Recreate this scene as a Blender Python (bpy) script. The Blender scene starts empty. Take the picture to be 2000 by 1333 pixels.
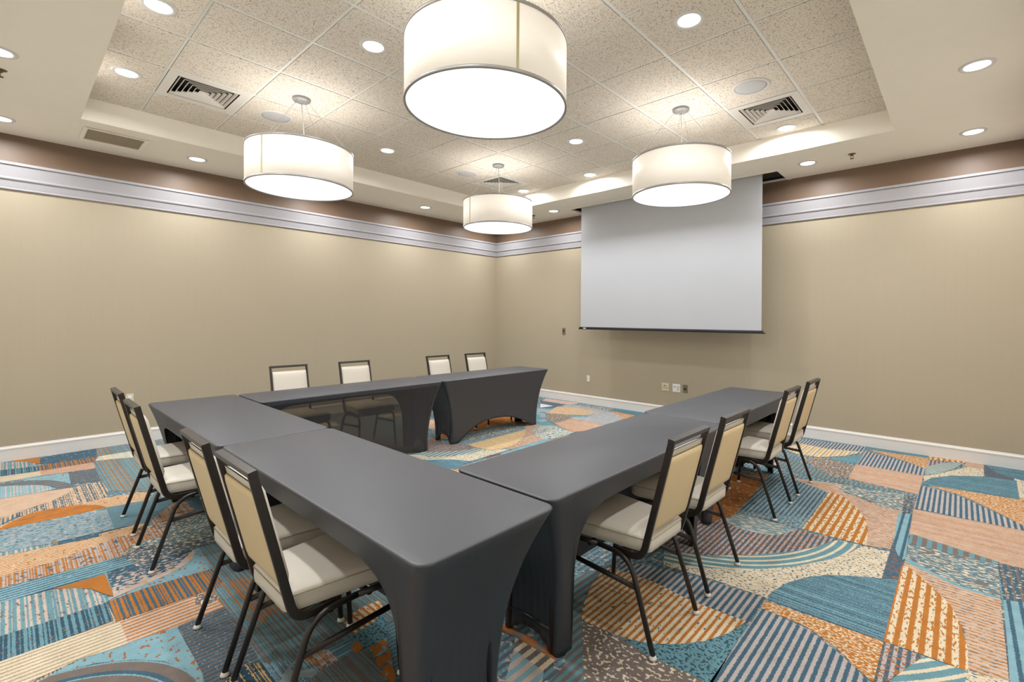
# Hotel meeting room: U-shaped table layout on a patterned carpet, drum pendants, drop-down screen.
# World frame: origin in the far room corner on the floor, +x along the screen wall, -y along the left wall.
import bpy, bmesh, math, random
from mathutils import Vector, Matrix
random.seed(7)
C = bpy.context.scene.collection
PI = math.pi
def lin(c):
    return tuple(((v/255)/12.92 if v/255 <= .04045 else ((v/255+.055)/1.055)**2.4) for v in c[:3]) + (1,)

# ------------------------------------------------------------------ materials
MATS = {}
class NT:
    def __init__(s, name):
        s.m = bpy.data.materials.new(name); s.m.use_nodes = True
        s.t = s.m.node_tree; s.t.nodes.clear()
        s.out = s.n('ShaderNodeOutputMaterial'); s.pos = None
    def n(s, typ, **kw):
        x = s.t.nodes.new(typ)
        for k, v in kw.items(): setattr(x, k, v)
        return x
    def l(s, a, b): s.t.links.new(a, b)
    def P(s):
        if s.pos is None:
            g = s.n('ShaderNodeNewGeometry'); q = s.n('ShaderNodeSeparateXYZ'); s.l(g.outputs['Position'], q.inputs[0])
            s.pos = (g.outputs['Position'], q.outputs[0], q.outputs[1], q.outputs[2])
        return s.pos
    def val(s, sock, v):
        if hasattr(v, 'links') or hasattr(v, 'is_linked'): s.l(v, sock)
        else: sock.default_value = v
    def math(s, op, a, b=0.0, c=None):
        x = s.n('ShaderNodeMath', operation=op); s.val(x.inputs[0], a); s.val(x.inputs[1], b)
        if c is not None: s.val(x.inputs[2], c)
        return x.outputs[0]
    def mix(s, f, a, b):
        x = s.n('ShaderNodeMix', data_type='RGBA'); s.val(x.inputs['Factor'], f)
        s.val(x.inputs[6], a); s.val(x.inputs[7], b); return x.outputs[2]
    def scaled(s, sx, sy, sz=1.0, ox=0.0):
        x = s.n('ShaderNodeMapping'); s.l(s.P()[0], x.inputs['Vector'])
        x.inputs['Scale'].default_value = (sx, sy, sz); x.inputs['Location'].default_value = (ox, ox*.7, 0); return x.outputs[0]
    def noise(s, vec, scale=1.0, detail=2.0, rough=.5):
        x = s.n('ShaderNodeTexNoise'); s.l(vec, x.inputs['Vector']); x.inputs['Scale'].default_value = scale
        x.inputs['Detail'].default_value = detail; x.inputs['Roughness'].default_value = rough; return x.outputs['Fac']
    def bump(s, h, strength=.2, dist=.01):
        x = s.n('ShaderNodeBump'); x.inputs['Strength'].default_value = strength; x.inputs['Distance'].default_value = dist
        s.val(x.inputs['Height'], h); return x.outputs[0]
    def bsdf(s, col, rough=.5, metal=0.0, spec=.5, normal=None, sheen=0, sheen_rough=.4, coat=0, emit=None, es=0):
        b = s.n('ShaderNodeBsdfPrincipled'); s.val(b.inputs['Base Color'], col); s.val(b.inputs['Roughness'], rough)
        b.inputs['Metallic'].default_value = metal; b.inputs['Specular IOR Level'].default_value = spec
        b.inputs['Sheen Weight'].default_value = sheen; b.inputs['Sheen Roughness'].default_value = sheen_rough
        b.inputs['Coat Weight'].default_value = coat
        if emit is not None: s.val(b.inputs['Emission Color'], emit); s.val(b.inputs['Emission Strength'], es)
        if normal is not None: s.l(normal, b.inputs['Normal'])
        s.l(b.outputs[0], s.out.inputs[0]); return b

def plain(name, col, rough=.5, metal=0.0, spec=.5, var=.04, vscale=6.0, bump=0.0, bscale=200.0, **kw):
    t = NT(name); c = lin(col)
    f = t.noise(t.scaled(vscale, vscale, vscale), 1.0, 3.0)
    c2 = tuple(v*(1-var*2) for v in c[:3]) + (1,); c1 = tuple(min(1, v*(1+var*2)) for v in c[:3]) + (1,)
    nrm = t.bump(t.noise(t.scaled(bscale, bscale, bscale), 1.0, 2.0), bump, .002) if bump else None
    t.bsdf(t.mix(f, c2, c1), rough, metal, spec, nrm, **kw)
    MATS[name] = t.m; return t.m

# ---- carpet yarn fills
COL = dict(T=(108,150,160), B=(72,101,119), K=(58,84,102), G=(184,175,172), O=(184,118,54), C=(222,207,180), Q=(122,111,105),
           L=(134,173,184), A=(204,168,134), P=(200,181,169), D=(98,110,122), R=(166,106,66), M=(152,166,171), W=(214,220,222), Y=(212,170,106), E=(38,34,32), U=(180,162,140))
def yarn(name, base, *layers):
    t = NT('carpet_' + name); col = lin(COL[base]); pos, X, Y, Z = t.P()
    wob = t.math('MULTIPLY', t.math('SUBTRACT', t.noise(t.scaled(150, 150), 1, 1), .5), .012)
    for i, ly in enumerate(layers):
        k = ly[0]
        if k == 'st':
            _, ax, per, duty, c, brk = ly
            co = t.math('ADD', X if ax == 'x' else Y, wob)
            f = t.math('FRACT', t.math('ADD', t.math('DIVIDE', co, per), .13*i))
            msk = t.math('LESS_THAN', f, duty)
            if brk:
                v = t.scaled(45, 6, 1, i*3.1) if ax == 'y' else t.scaled(6, 45, 1, i*3.1)
                if ax == 'y': v = t.scaled(30, 90, 1, i*3.1)
                else: v = t.scaled(90, 30, 1, i*3.1)
                msk = t.math('MULTIPLY', msk, t.math('GREATER_THAN', t.noise(v, 1, 1), brk))
        elif k == 'bar':
            _, ax, fr, thr, c = ly
            co = t.math('ADD', X if ax == 'x' else Y, wob)
            n = t.n('ShaderNodeTexNoise', noise_dimensions='1D'); t.l(t.math('ADD', t.math('MULTIPLY', co, fr), i*17.3), n.inputs['W'])
            n.inputs['Detail'].default_value = 0.0; msk = t.math('GREATER_THAN', n.outputs['Fac'], thr)
        elif k == 'sp':
            _, sx, sy, thr, c = ly
            msk = t.math('GREATER_THAN', t.noise(t.scaled(sx, sy, 1, i*5.7), 1, 1.5), thr)
        elif k == 'ring':
            _, cx, cy, per, duty, c = ly
            dx = t.math('SUBTRACT', X, cx); dy = t.math('SUBTRACT', Y, cy)
            r = t.math('ADD', t.math('SQRT', t.math('ADD', t.math('MULTIPLY', dx, dx), t.math('MULTIPLY', dy, dy))), wob)
            msk = t.math('LESS_THAN', t.math('FRACT', t.math('DIVIDE', r, per)), duty)
        elif k == 'ringc':
            _, cx, cy, per, duty, c, per2 = ly
            dx = t.math('SUBTRACT', t.math('MODULO', t.math('SUBTRACT', X, cx), per2), 0); dy = t.math('SUBTRACT', Y, cy)
            r = t.math('ADD', t.math('SQRT', t.math('ADD', t.math('MULTIPLY', dx, dx), t.math('MULTIPLY', dy, dy))), wob)
            msk = t.math('LESS_THAN', t.math('FRACT', t.math('DIVIDE', r, per)), duty)
        elif k == 'grad':                                   # speckle whose density changes along an axis
            _, ax, a, b, sx, sy, c = ly
            g = t.n('ShaderNodeMapRange'); t.l(X if ax == 'x' else Y, g.inputs[0]); g.inputs[1].default_value = a; g.inputs[2].default_value = b
            g.inputs[3].default_value = .66; g.inputs[4].default_value = .36
            msk = t.math('GREATER_THAN', t.noise(t.scaled(sx, sy, 1, i*5.7), 1, 1.5), g.outputs[0])
        col = t.mix(msk, col, lin(COL[c]))
    tuft = t.noise(t.scaled(420, 420), 1, 1)
    soft = t.noise(t.scaled(14, 14), 1, 3)
    m = t.math('ADD', t.math('MULTIPLY', t.math('SUBTRACT', tuft, .5), 1.15), t.math('MULTIPLY', t.math('SUBTRACT', soft, .5), .35))
    m = t.math('ADD', m, .86)
    hs = t.n('ShaderNodeHueSaturation'); t.val(hs.inputs['Color'], col); t.l(m, hs.inputs['Value'])
    t.bsdf(hs.outputs[0], .95, 0, .15, t.bump(tuft, .5, .004))
    MATS['carpet_' + name] = t.m; return t.m
def V(c, **k): return c
BAX, BAY = 4.76, -6.57
YARN = {
 'BG': ('G', ('st','x',.0315,.5,'B',0)), 'BG2': ('M', ('st','x',.03,.45,'G',0), ('sp',6,6,.6,'G')),
 'OC': ('O', ('sp',60,120,.53,'C')), 'TL': ('L', ('bar','y',30,.50,'T'), ('bar','y',34,.53,'B'), ('bar','y',44,.60,'K')),
 'CC': ('C', ('sp',60,95,.58,'B')), 'BLC': ('B', ('sp',40,90,.58,'R'), ('sp',45,90,.6,'D')),
 'VB': ('L', ('st','x',.045,.35,'B',0)), 'DBS': ('B', ('st','x',.03,.4,'Q',0), ('sp',50,60,.62,'C')),
 'AR': ('T', ('ring',5.38,-2.87,.05,.35,'C')), 'BO': ('B', ('st','x',.03,.5,'G',0), ('sp',55,70,.56,'R')),
 'GT': ('T', ('st','y',.018,.4,'M',0), ('sp',20,70,.55,'C')), 'TO': ('M', ('st','x',.03,.45,'T',.3), ('sp',70,50,.58,'B'), ('sp',60,40,.64,'R')),
 'OY': ('O', ('st','x',.044,.52,'C',.43)), 'OY2': ('Y', ('st','x',.044,.45,'C',.36)), 'TANB': ('P', ('st','y',.030,.45,'A',.2), ('st','y',.030,.36,'O',.5), ('st','y',.030,.3,'D',.56)),
 'TAN': ('P', ('bar','y',34,.42,'A'), ('bar','y',26,.50,'O'), ('bar','y',46,.52,'P')), 'TAN2': ('A', ('st','x',.02,.4,'P',.0)),
 'GW': ('D', ('st','y',.02,.45,'T',.35), ('sp',30,75,.55,'C'), ('sp',8,20,.62,'Q')), 'TG': ('T', ('st','x',.036,.5,'Q',0)),
 'BTX': ('M', ('st','x',.03,.5,'B',.35), ('sp',90,60,.6,'T')), 'BC': ('Q', ('sp',55,60,.58,'C')), 'BC2': ('L', ('sp',32,38,.5,'C'), ('sp',30,30,.6,'Q')),
 'TCD': ('T', ('sp',40,80,.62,'B')), 'TC': ('T', ('sp',70,80,.55,'K')), 'TC2': ('T', ('sp',20,20,.6,'L')),
 'OS': ('O', ('st','x',.031,.55,'C',0), ('sp',50,25,.66,'D')), 'OS2': ('Y', ('st','x',.034,.5,'C',0), ('st','x',.068,.2,'M',0)),
 'TBR': ('T', ('st','x',.05,.5,'Q',0)), 'LB': ('L', ('sp',8,60,.58,'T')), 'LB2': ('T', ('sp',4,4,.5,'M')),
 'PT': ('L', ('st','x',.05,.5,'P',0)), 'CBK': ('Q', ('st','x',.05,.5,'C',0)), 'BR': ('R', ('sp',10,10,.55,'Q')), 'PK': ('P', ('sp',5,30,.6,'A')),
 'DG': ('D',), 'WH': ('W',), 'OW': ('O', ('sp',40,8,.55,'R')), 'OR': ('O',),
 'GTS': ('P', ('bar','y',16,.47,'T'), ('sp',30,60,.63,'Q')), 'GTS2': ('P', ('bar','y',22,.46,'L')), 'BTS': ('T', ('bar','y',17,.5,'K'), ('sp',40,50,.64,'Q')),
 'CL': ('C', ('st','x',.028,.42,'U',0)), 'PL': ('P', ('st','x',.03,.4,'O',0)), 'OBS': ('O', ('bar','y',17,.5,'B')),
 'CS': ('L', ('sp',34,50,.63,'R')), 'DGL': ('Q', ('st','x',.026,.55,'B',.25), ('sp',90,90,.66,'G')),
 'BA': ('Q', ('ring',BAX,BAY,.075,.36,'B'), ('ring',BAX,BAY,.075,.10,'L')), 'BWC': ('B', ('grad','x',3.35,3.8,60,34,'P')), 'YB': ('B', ('bar','y',18,.5,'A'), ('sp',60,60,.6,'C')),
 'OL': ('C', ('st','x',.026,.5,'O',.3), ('sp',40,40,.64,'O')), 'TS': ('M', ('sp',40,22,.55,'T'), ('sp',90,45,.60,'B'), ('sp',50,30,.62,'G')), 'LG': ('T', ('st','x',.024,.4,'D',0)),
 'MS': ('T', ('bar','y',22,.56,'Q'), ('bar','y',20,.63,'O')), 'CRS': ('C', ('bar','y',30,.6,'L')), 'GOS': ('G', ('bar','y',20,.5,'O'), ('sp',30,30,.6,'D')),
 'TDL': ('L', ('st','x',.03,.4,'B',.35)), 'CONF': ('D', ('sp',60,40,.56,'C'), ('sp',30,20,.62,'B')), 'CONS': ('T', ('bar','y',30,.52,'Q'), ('sp',60,40,.56,'C')),
 'MS2': ('T', ('bar','y',19,.5,'Q')), 'MSO': ('T', ('bar','y',19,.5,'Q'), ('bar','y',22,.56,'O')), 'MSC': ('L', ('bar','y',34,.5,'D'), ('sp',12,12,.55,'M')),
 'OWS': ('O', ('sp',6,40,.5,'R'), ('sp',30,30,.62,'A')),
 'ARB': ('T', ('ring',2.05,-2.87,.05,.35,'C')),
 'OCR': ('O', ('st','y',.03,.55,'C',.4)), 'OP': ('O', ('sp',30,30,.66,'T')), 'OCP': ('O', ('sp',26,26,.54,'Q'), ('sp',30,30,.6,'L')),
 'BGT': ('Q', ('bar','y',26,.56,'T')), 'YBD': ('K', ('bar','y',24,.58,'Y'), ('sp',60,60,.66,'C')),
}
# carpet patches: yarn fill, layer, outline on the floor in metres
PATCHES = [
('BG',1,[(6.2,-4.03),(6.41,-4.07),(6.53,-4.14),(6.62,-4.21),(6.69,-4.3),(6.21,-5),(6.2,-4.69),(6.2,-4.4)]),
('BG',1,[(5.55,-4.29),(5.43,-4.11),(5.85,-3.98),(5.99,-3.96),(6.19,-3.93),(6.19,-4.21),(6.13,-4.2),(6,-4.21),(5.79,-4.26)]),
('OC',1,[(6.19,-3.96),(6.68,-3.93),(6.68,-4.25),(6.67,-4.25),(6.61,-4.2),(6.53,-4.12),(6.4,-4.05),(6.2,-4.04)]),
('TL',2,[(6.2,-3.94),(6.2,-3.84),(6.24,-3.69),(6.31,-3.55),(6.41,-3.44),(6.54,-3.34),(6.68,-3.26),(6.68,-3.93)]),
('CC',1,[(5.62,-3.93),(5.85,-3.85),(6.04,-3.7),(6.21,-3.5),(6.35,-3.26),(6.43,-3.07),(6.47,-2.91),(6.61,-2.89),(6.61,-3.3),(6.47,-3.39),(6.38,-3.46),(6.3,-3.57),(6.24,-3.72),(6.2,-3.84),(6.19,-3.93),(6,-3.94),(5.84,-3.96),(5.65,-3.99)]),
('BLC',1,[(6.61,-2.76),(6.69,-2.94),(6.68,-3.26),(6.61,-3.3)]),
('VB',2,[(6.59,-2.11),(6.67,-2.06),(6.68,-2.57),(6.69,-2.89),(6.68,-2.96),(6.65,-2.9),(6.62,-2.77),(6.61,-2.64)]),
('DBS',1,[(6.59,-1.6),(6.67,-1.58),(6.68,-2.06),(6.6,-2.09)]),
('AR',2,[(5.64,-3.96),(5.57,-3.83),(5.79,-3.71),(5.98,-3.53),(6.13,-3.34),(6.25,-3.15),(6.33,-2.94),(6.47,-2.9),(6.42,-3.09),(6.35,-3.26),(6.21,-3.5),(6.04,-3.7),(5.85,-3.85)]),
('BO',1,[(5.26,-3.43),(5.58,-3.17),(5.7,-3.14),(5.95,-3.15),(6.11,-2.93),(6.33,-2.93),(6.25,-3.15),(6.13,-3.34),(5.98,-3.53),(5.79,-3.71),(5.49,-3.86)]),
('GT',1,[(5.64,-2.98),(5.79,-2.92),(6.11,-2.93),(6.03,-3.12),(5.96,-3.17),(5.83,-3.19),(5.69,-3.15)]),
('TO',0,[(5.63,-2.99),(5.55,-1.97),(6.11,-1.94),(6.12,-2.9),(5.88,-2.89)]),
('OY',2,[(6.12,-1.93),(6.23,-2),(6.36,-2.23),(6.44,-2.44),(6.47,-2.65),(6.49,-2.89),(6.33,-2.9),(6.13,-2.9)]),
('TANB',1,[(6.12,-1.93),(6.61,-2.08),(6.61,-2.85),(6.49,-2.89),(6.47,-2.65),(6.44,-2.44),(6.36,-2.23),(6.23,-2)]),
('GW',2,[(6.13,-1.65),(6.33,-1.67),(6.59,-1.59),(6.61,-2.05),(6.45,-2.03),(6.3,-1.94),(6.17,-1.82)]),
('TANB',1,[(5.78,-1.78),(6.14,-1.68),(6.21,-1.88),(6.45,-2.03),(6.61,-2.05),(6.62,-2.39),(6.28,-2.3),(6.11,-1.98)]),
('TG',1,[(5.45,-0.97),(5.75,-1.2),(6.09,-1.5),(6.59,-1.53),(6.6,-1.62),(6.11,-1.64),(5.65,-1.57)]),
('BTX',1,[(5.53,-1.5),(5.78,-1.78),(6.11,-1.98),(6.13,-2.65),(5.64,-2.9),(5.59,-2.04)]),
('BC',1,[(5.7,-1),(5.91,-0.86),(6.18,-0.98),(6.18,-1.45),(6.09,-1.5),(5.93,-1.36)]),
('TCD',1,[(5.91,-0.86),(6.16,-0.43),(6.16,-0.87)]),
('OS2',2,[(5.48,-0.64),(5.56,-0.38),(5.83,-0.43),(6.15,-0.31),(6.02,-0.64),(5.83,-0.87),(5.64,-0.9),(5.51,-0.79)]),
('BG',1,[(5.43,-0.17),(6.13,-0.03),(6.15,-0.44),(5.57,-0.4),(5.45,-0.36)]),
('BG',1,[(6.16,-0.24),(6.68,-0.53),(6.68,-0.88),(6.17,-0.89)]),
('OC',1,[(6.16,-0.16),(6.69,0),(6.69,-0.6),(6.45,-0.35)]),
('TL',2,[(6.13,0),(6.69,0),(6.68,-0.12),(6.17,-0.15)]),
('TAN',1,[(6.16,-0.89),(6.68,-0.88),(6.68,-1.52),(6.18,-1.45)]),
('BG',1,[(6.68,-1.24),(6.81,-1.26),(6.94,-1.34),(7.12,-1.58),(7.27,-1.79),(7.31,-1.93),(7.26,-1.89),(6.67,-1.91)]),
('OC',1,[(6.69,-1.16),(7.38,-1.05),(7.31,-1.88),(7.27,-1.79),(7.12,-1.55),(6.94,-1.3),(6.8,-1.23)]),
('TL',2,[(6.69,-1.09),(6.74,-0.9),(6.87,-0.7),(7.09,-0.52),(7.31,-0.47),(7.29,-1.1),(6.69,-1.18)]),
('CC',1,[(6.68,-0.9),(6.79,-0.68),(6.99,-0.23),(7.1,-0.21),(7.1,-0.54),(6.87,-0.69),(6.7,-1.12)]),
('AR',2,[(6.68,-0.52),(6.8,-0.22),(6.96,-0.08),(6.89,-0.41),(6.79,-0.68),(6.69,-0.85)]),
('OY',1,[(6.69,0),(6.98,0),(6.96,-0.08),(6.7,-0.21)]),
('BO',1,[(6.67,-0.19),(6.84,-0.1),(6.77,-0.34),(6.68,-0.54)]),
('TAN',1,[(6.98,0),(7.11,0),(7.1,-0.23),(6.96,-0.23)]),
('BLC',1,[(7.11,-0.01),(7.3,-0.4),(7.31,-0.47),(7.1,-0.52)]),
('TL',2,[(7.11,0),(7.47,0),(7.43,-0.47),(7.3,-0.4),(7.19,-0.3)]),
('CC',1,[(7.3,-0.4),(7.5,-0.39),(7.43,-1.23),(7.29,-1.1)]),
('TAN',1,[(6.67,-1.93),(7.26,-1.89),(7.37,-1.86),(7.3,-2.61),(7.11,-2.64),(6.68,-2.5)]),
('TBR',1,[(6.69,-2.48),(7.11,-2.6),(7.1,-2.65),(6.94,-2.66),(6.68,-2.67)]),
('GW',2,[(6.69,-2.68),(6.8,-2.66),(6.94,-2.66),(7.1,-2.63),(7.09,-3.1),(6.94,-3.1),(6.81,-3.01),(6.69,-2.91)]),
('LB',1,[(6.68,-2.9),(6.81,-3.01),(6.94,-3.1),(7.09,-3.1),(7.09,-3.12),(6.94,-3.14),(6.81,-3.05),(6.68,-2.97)]),
('TANB',1,[(6.68,-2.97),(6.81,-3.05),(6.94,-3.13),(7.09,-3.12),(7.08,-3.88),(6.96,-3.92),(6.95,-3.59),(6.9,-3.37),(6.84,-3.25),(6.77,-3.13),(6.68,-3.05)]),
('OY',2,[(6.68,-3.04),(6.72,-3.05),(6.77,-3.13),(6.84,-3.25),(6.9,-3.37),(6.94,-3.55),(6.96,-3.75),(6.96,-3.92),(6.83,-3.92),(6.68,-3.93)]),
('BO',1,[(6.68,-3.93),(6.82,-3.93),(6.77,-4.07),(6.72,-4.21),(6.68,-4.32),(6.68,-4.22)]),
('AR',2,[(6.82,-3.93),(6.96,-3.92),(6.94,-4.08),(6.72,-4.28),(6.73,-4.19),(6.77,-4.07)]),
('CC',1,[(6.96,-3.92),(7.08,-3.88),(7.08,-4),(6.94,-4.08)]),
('DBS',1,[(7.1,-2.61),(7.26,-2.6),(7.22,-3.06),(7.1,-3.12)]),
('VB',2,[(7.1,-3.12),(7.22,-3.06),(7.18,-3.86),(7.08,-3.95),(7.09,-3.6)]),
('OWS',3,[(5.32,-2.54),(5.38,-1.99),(5.62,-1.87),(5.67,-2.38),(5.7,-3),(5.62,-3.24)]),
('OS',2,[(5.43,-4.23),(5.43,-4.3),(5.46,-4.44),(5.53,-4.61),(5.56,-4.67),(5.6,-4.72),(5.71,-4.71),(5.83,-4.69),(5.93,-4.64),(6.01,-4.57),(6.09,-4.47),(6.15,-4.34),(6.18,-4.2),(5.92,-4.22),(5.69,-4.19),(5.54,-4.21)]),
('TC',1,[(5.74,-4.71),(5.82,-4.68),(5.92,-4.63),(6.01,-4.56),(6.08,-4.46),(6.15,-4.33),(6.19,-4.2),(6.21,-4.68),(6.2,-4.73)]),
('BC',1,[(5.6,-4.73),(5.74,-4.7),(5.94,-4.72),(6.18,-4.7),(6.22,-4.81),(5.89,-5.11)]),
('TG',1,[(5.32,-4.48),(5.42,-4.22),(5.45,-4.41),(5.51,-4.57),(5.57,-4.68),(5.73,-4.89),(5.9,-5.11),(5.75,-5.24),(5.72,-5)]),
('PT',1,[(5.5,-5.08),(5.68,-5.09),(5.77,-5.22),(5.66,-5.32)]),
('CBK',1,[(5.45,-5.02),(5.68,-5.01),(5.68,-5.09),(5.5,-5.08)]),
('BR',1,[(5.3,-4.98),(5.64,-4.97),(5.68,-5.01),(5.45,-5.02),(5.36,-5.03)]),
('LB',1,[(3.31,-3.07),(3.28,-2.25),(3.35,-2.25),(3.39,-3.05)]),
('BC2',2,[(2.87,-2.07),(2.77,-1.8),(2.86,-1.67),(3.19,-1.76),(3.32,-1.77),(3.34,-2.03),(3.3,-2.3),(3.06,-2.22)]),
('TAN',1,[(2.8,-1.54),(2.79,-1.19),(3.08,-1.12),(3.36,-1.15),(3.37,-1.59),(3.3,-1.76),(3.08,-1.7)]),
('BC',2,[(2.39,-1.24),(2.33,-1.06),(2.56,-0.96),(2.73,-0.98),(2.81,-1.28),(2.8,-1.54),(2.59,-1.44)]),
('TC2',2,[(2.56,-0.96),(2.74,-0.85),(2.85,-0.63),(2.87,-0.89),(2.75,-1.01)]),
('OS',2,[(2.25,-1.08),(2.05,-0.55),(2.32,-0.44),(2.59,-0.44),(2.8,-0.49),(2.8,-0.79),(2.56,-0.96),(2.33,-1.06)]),
('BG2',1,[(2.05,-0.49),(2.06,-0.26),(2.39,-0.23),(2.77,-0.26),(3.12,-0.42),(3.35,-0.66),(3.35,-1.14),(3.08,-1.12),(2.78,-1.18),(2.73,-0.98),(2.82,-0.53)]),
('GW',1,[(1.96,-0.13),(2.83,-0.08),(2.85,-0.32),(2.39,-0.23),(2.05,-0.24)]),
('OC',2,[(2.84,-0.3),(3.06,-0.24),(3.35,-0.27),(3.35,-0.67),(3.15,-0.46)]),
('TL',2,[(2.83,-0.21),(2.87,0),(3.37,-0),(3.37,-0.3),(3.08,-0.28)]),
('PK',1,[(1.41,-0.09),(2.13,-0.04),(2.09,-0.3),(1.52,-0.32)]),
('DG',1,[(1.46,-0.3),(2.05,-0.34),(2.08,-0.73),(1.95,-0.86)]),
('WH',2,[(1.68,-0.55),(1.97,-0.56),(1.92,-0.82)]),
('LB2',0,[(1.78,-0.95),(1.95,-0.86),(2.02,-0.45),(2.25,-1.08),(2.6,-1.48),(2.88,-1.61),(3.32,-1.81),(2.86,-1.9),(2.46,-1.81)]),
('TANB',1,[(2.81,-2.13),(2.49,-1.79),(2.73,-1.75),(2.84,-2.01),(3.1,-2.26),(3.28,-2.27),(3.18,-3.04),(3.21,-2.79),(3.12,-2.54)]),
('OY2',2,[(2.79,-3.06),(2.77,-2.08),(2.93,-2.26),(3.08,-2.5),(3.2,-2.77),(3.17,-3.02),(2.97,-3.08)]),
('TO',0,[(2.4,-3),(2.42,-2.5),(2.63,-1.94),(2.77,-2.08),(2.79,-3.06),(2.55,-3.15)]),
('OW',1,[(2.01,-2.35),(1.97,-1.65),(2.52,-1.75),(2.35,-2.02),(2.27,-2.38),(2.3,-2.69)]),
('GW',1,[(2.53,-3.02),(2.36,-2.64),(2.57,-1.9),(2.71,-2.05),(2.73,-2.41),(2.66,-2.9)]),
('BO',1,[(2.46,-3.37),(2.67,-3.24),(2.8,-3.05),(2.97,-3.08),(2.88,-3.41),(2.76,-3.59)]),
('AR',2,[(2.71,-3.58),(2.89,-3.34),(2.98,-3.11),(3.11,-3.06),(3.1,-3.27),(3,-3.5),(2.85,-3.68)]),
('CC',1,[(2.83,-3.67),(3.03,-3.45),(3.12,-3.07),(3.27,-3.05),(3.29,-3.31),(3.29,-3.45),(3.11,-3.59),(2.93,-3.73)]),
('TL',2,[(2.95,-3.72),(3.11,-3.54),(3.29,-3.45),(3.4,-3.72),(3.12,-3.73)]),
('OR',1,[(0,-6.52),(0.06,-6.32),(0.34,-6.33),(0.25,-6.37),(0.14,-6.43),(0.1,-6.49)]),
('GTS',2,[(0,-6.64),(0.08,-6.49),(0.16,-6.42),(0.3,-6.36),(0.38,-6.35),(0.43,-6.36),(0.39,-6.49),(0.35,-6.63)]),
('BTS',2,[(0.35,-6.63),(0.39,-6.49),(0.42,-6.36),(0.62,-6.36),(0.63,-6.49),(0.61,-6.63)]),
('CL',1,[(0.61,-6.63),(0.63,-6.49),(0.65,-6.34),(0.84,-6.34),(0.84,-6.49),(0.84,-6.63)]),
('OBS',1,[(0.41,-6.35),(0.42,-5.93),(0.67,-5.98),(0.63,-6.36)]),
('PL',1,[(0.65,-6.34),(0.65,-5.98),(0.91,-5.99),(0.85,-6.34)]),
('BWC',1,[(0.07,-6.32),(0,-5.9),(0.42,-5.93),(0.42,-6.22),(0.35,-6.33)]),
('CS',1,[(0.84,-6.49),(0.9,-6.17),(1.31,-6.18),(1.12,-6.26),(1.01,-6.35),(0.92,-6.44)]),
('DGL',2,[(0.9,-6.17),(0.91,-5.99),(1.42,-6),(1.33,-6.18)]),
('BA',2,[(0.88,-6.63),(0.92,-6.49),(0.98,-6.37),(1.08,-6.28),(1.23,-6.21),(1.42,-6.16),(1.42,-6.27),(1.3,-6.29),(1.18,-6.36),(1.06,-6.49),(0.98,-6.63)]),
('GTS2',3,[(0.95,-6.63),(1.05,-6.49),(1.15,-6.38),(1.26,-6.31),(1.4,-6.27),(1.41,-6.36),(1.38,-6.62)]),
('TAN2',1,[(1.38,-6.62),(1.41,-6.36),(1.44,-6.18),(1.59,-6.21),(1.73,-6.31),(1.8,-6.42),(1.9,-6.54),(1.9,-6.61)]),
('YB',2,[(1.42,-6),(1.44,-6.18),(1.59,-6.21),(1.73,-6.31),(1.8,-6.4),(1.9,-6.54),(1.9,-6.61),(2.14,-6.61),(1.96,-6.5),(1.97,-6.34),(1.97,-6.17),(1.94,-6.02),(1.74,-5.99)]),
('OL',1,[(2.14,-6.61),(1.96,-6.46),(1.93,-6.25),(1.94,-6.02),(2.01,-5.77),(2.25,-5.8),(2.2,-6.06),(2.18,-6.35),(2.18,-6.61)]),
('OW',2,[(2.18,-6.59),(2.06,-6.53),(1.94,-6.42),(1.94,-6.3),(1.99,-6.17),(2.08,-6.09),(2.21,-6.04),(2.21,-6.23),(2.19,-6.46),(2.19,-6.59)]),
('TS',1,[(2.18,-6.61),(2.18,-6.35),(2.2,-6.05),(2.71,-6.06),(2.7,-6.22),(2.69,-6.37),(2.63,-6.6)]),
('LG',1,[(2.2,-6.05),(2.24,-5.8),(2.35,-5.19),(2.93,-5.37),(2.76,-5.88),(2.71,-6.06)]),
('MS',1,[(0,-5.9),(0,-5.57),(0.19,-4.91),(2.15,-5.38),(2.01,-5.77),(1.76,-6),(1.49,-5.99),(0.93,-5.98),(0.61,-5.97),(0.42,-5.93)]),
('CRS',2,[(0.59,-5.96),(0.43,-5.92),(0.42,-5.81),(0.42,-5.63),(0.56,-5.3),(0.83,-5.35),(0.74,-5.66),(0.64,-5.84),(0.61,-5.95)]),
('OL',1,[(2.7,-6.61),(2.82,-6.03),(2.81,-5.97),(2.89,-6.01),(2.91,-6.09),(2.99,-6.25),(3.05,-6.4),(3.06,-6.61)]),
('GOS',2,[(3.04,-6.61),(3.03,-6.4),(2.97,-6.25),(2.9,-6.09),(2.88,-6),(2.84,-5.79),(3.08,-5.83),(3.08,-6.02),(3.23,-6.09),(3.2,-6.57),(3.18,-6.61)]),
('TDL',2,[(3.2,-6.61),(3.23,-6.09),(3.39,-6.05),(3.41,-6.18),(3.4,-6.38),(3.4,-6.57),(3.39,-6.6)]),
('OR',2,[(3.41,-6.38),(3.42,-6.18),(3.73,-6.18),(3.66,-6.21),(3.55,-6.25),(3.48,-6.31)]),
('GTS',3,[(3.39,-6.6),(3.39,-6.57),(3.42,-6.38),(3.48,-6.31),(3.56,-6.25),(3.66,-6.22),(3.75,-6.19),(3.77,-6.21),(3.77,-6.39),(3.76,-6.56),(3.76,-6.6)]),
('BTS',2,[(3.76,-6.6),(3.76,-6.56),(3.76,-6.39),(3.77,-6.21),(3.98,-6.21),(3.99,-6.36),(3.99,-6.56),(3.99,-6.59)]),
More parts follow.
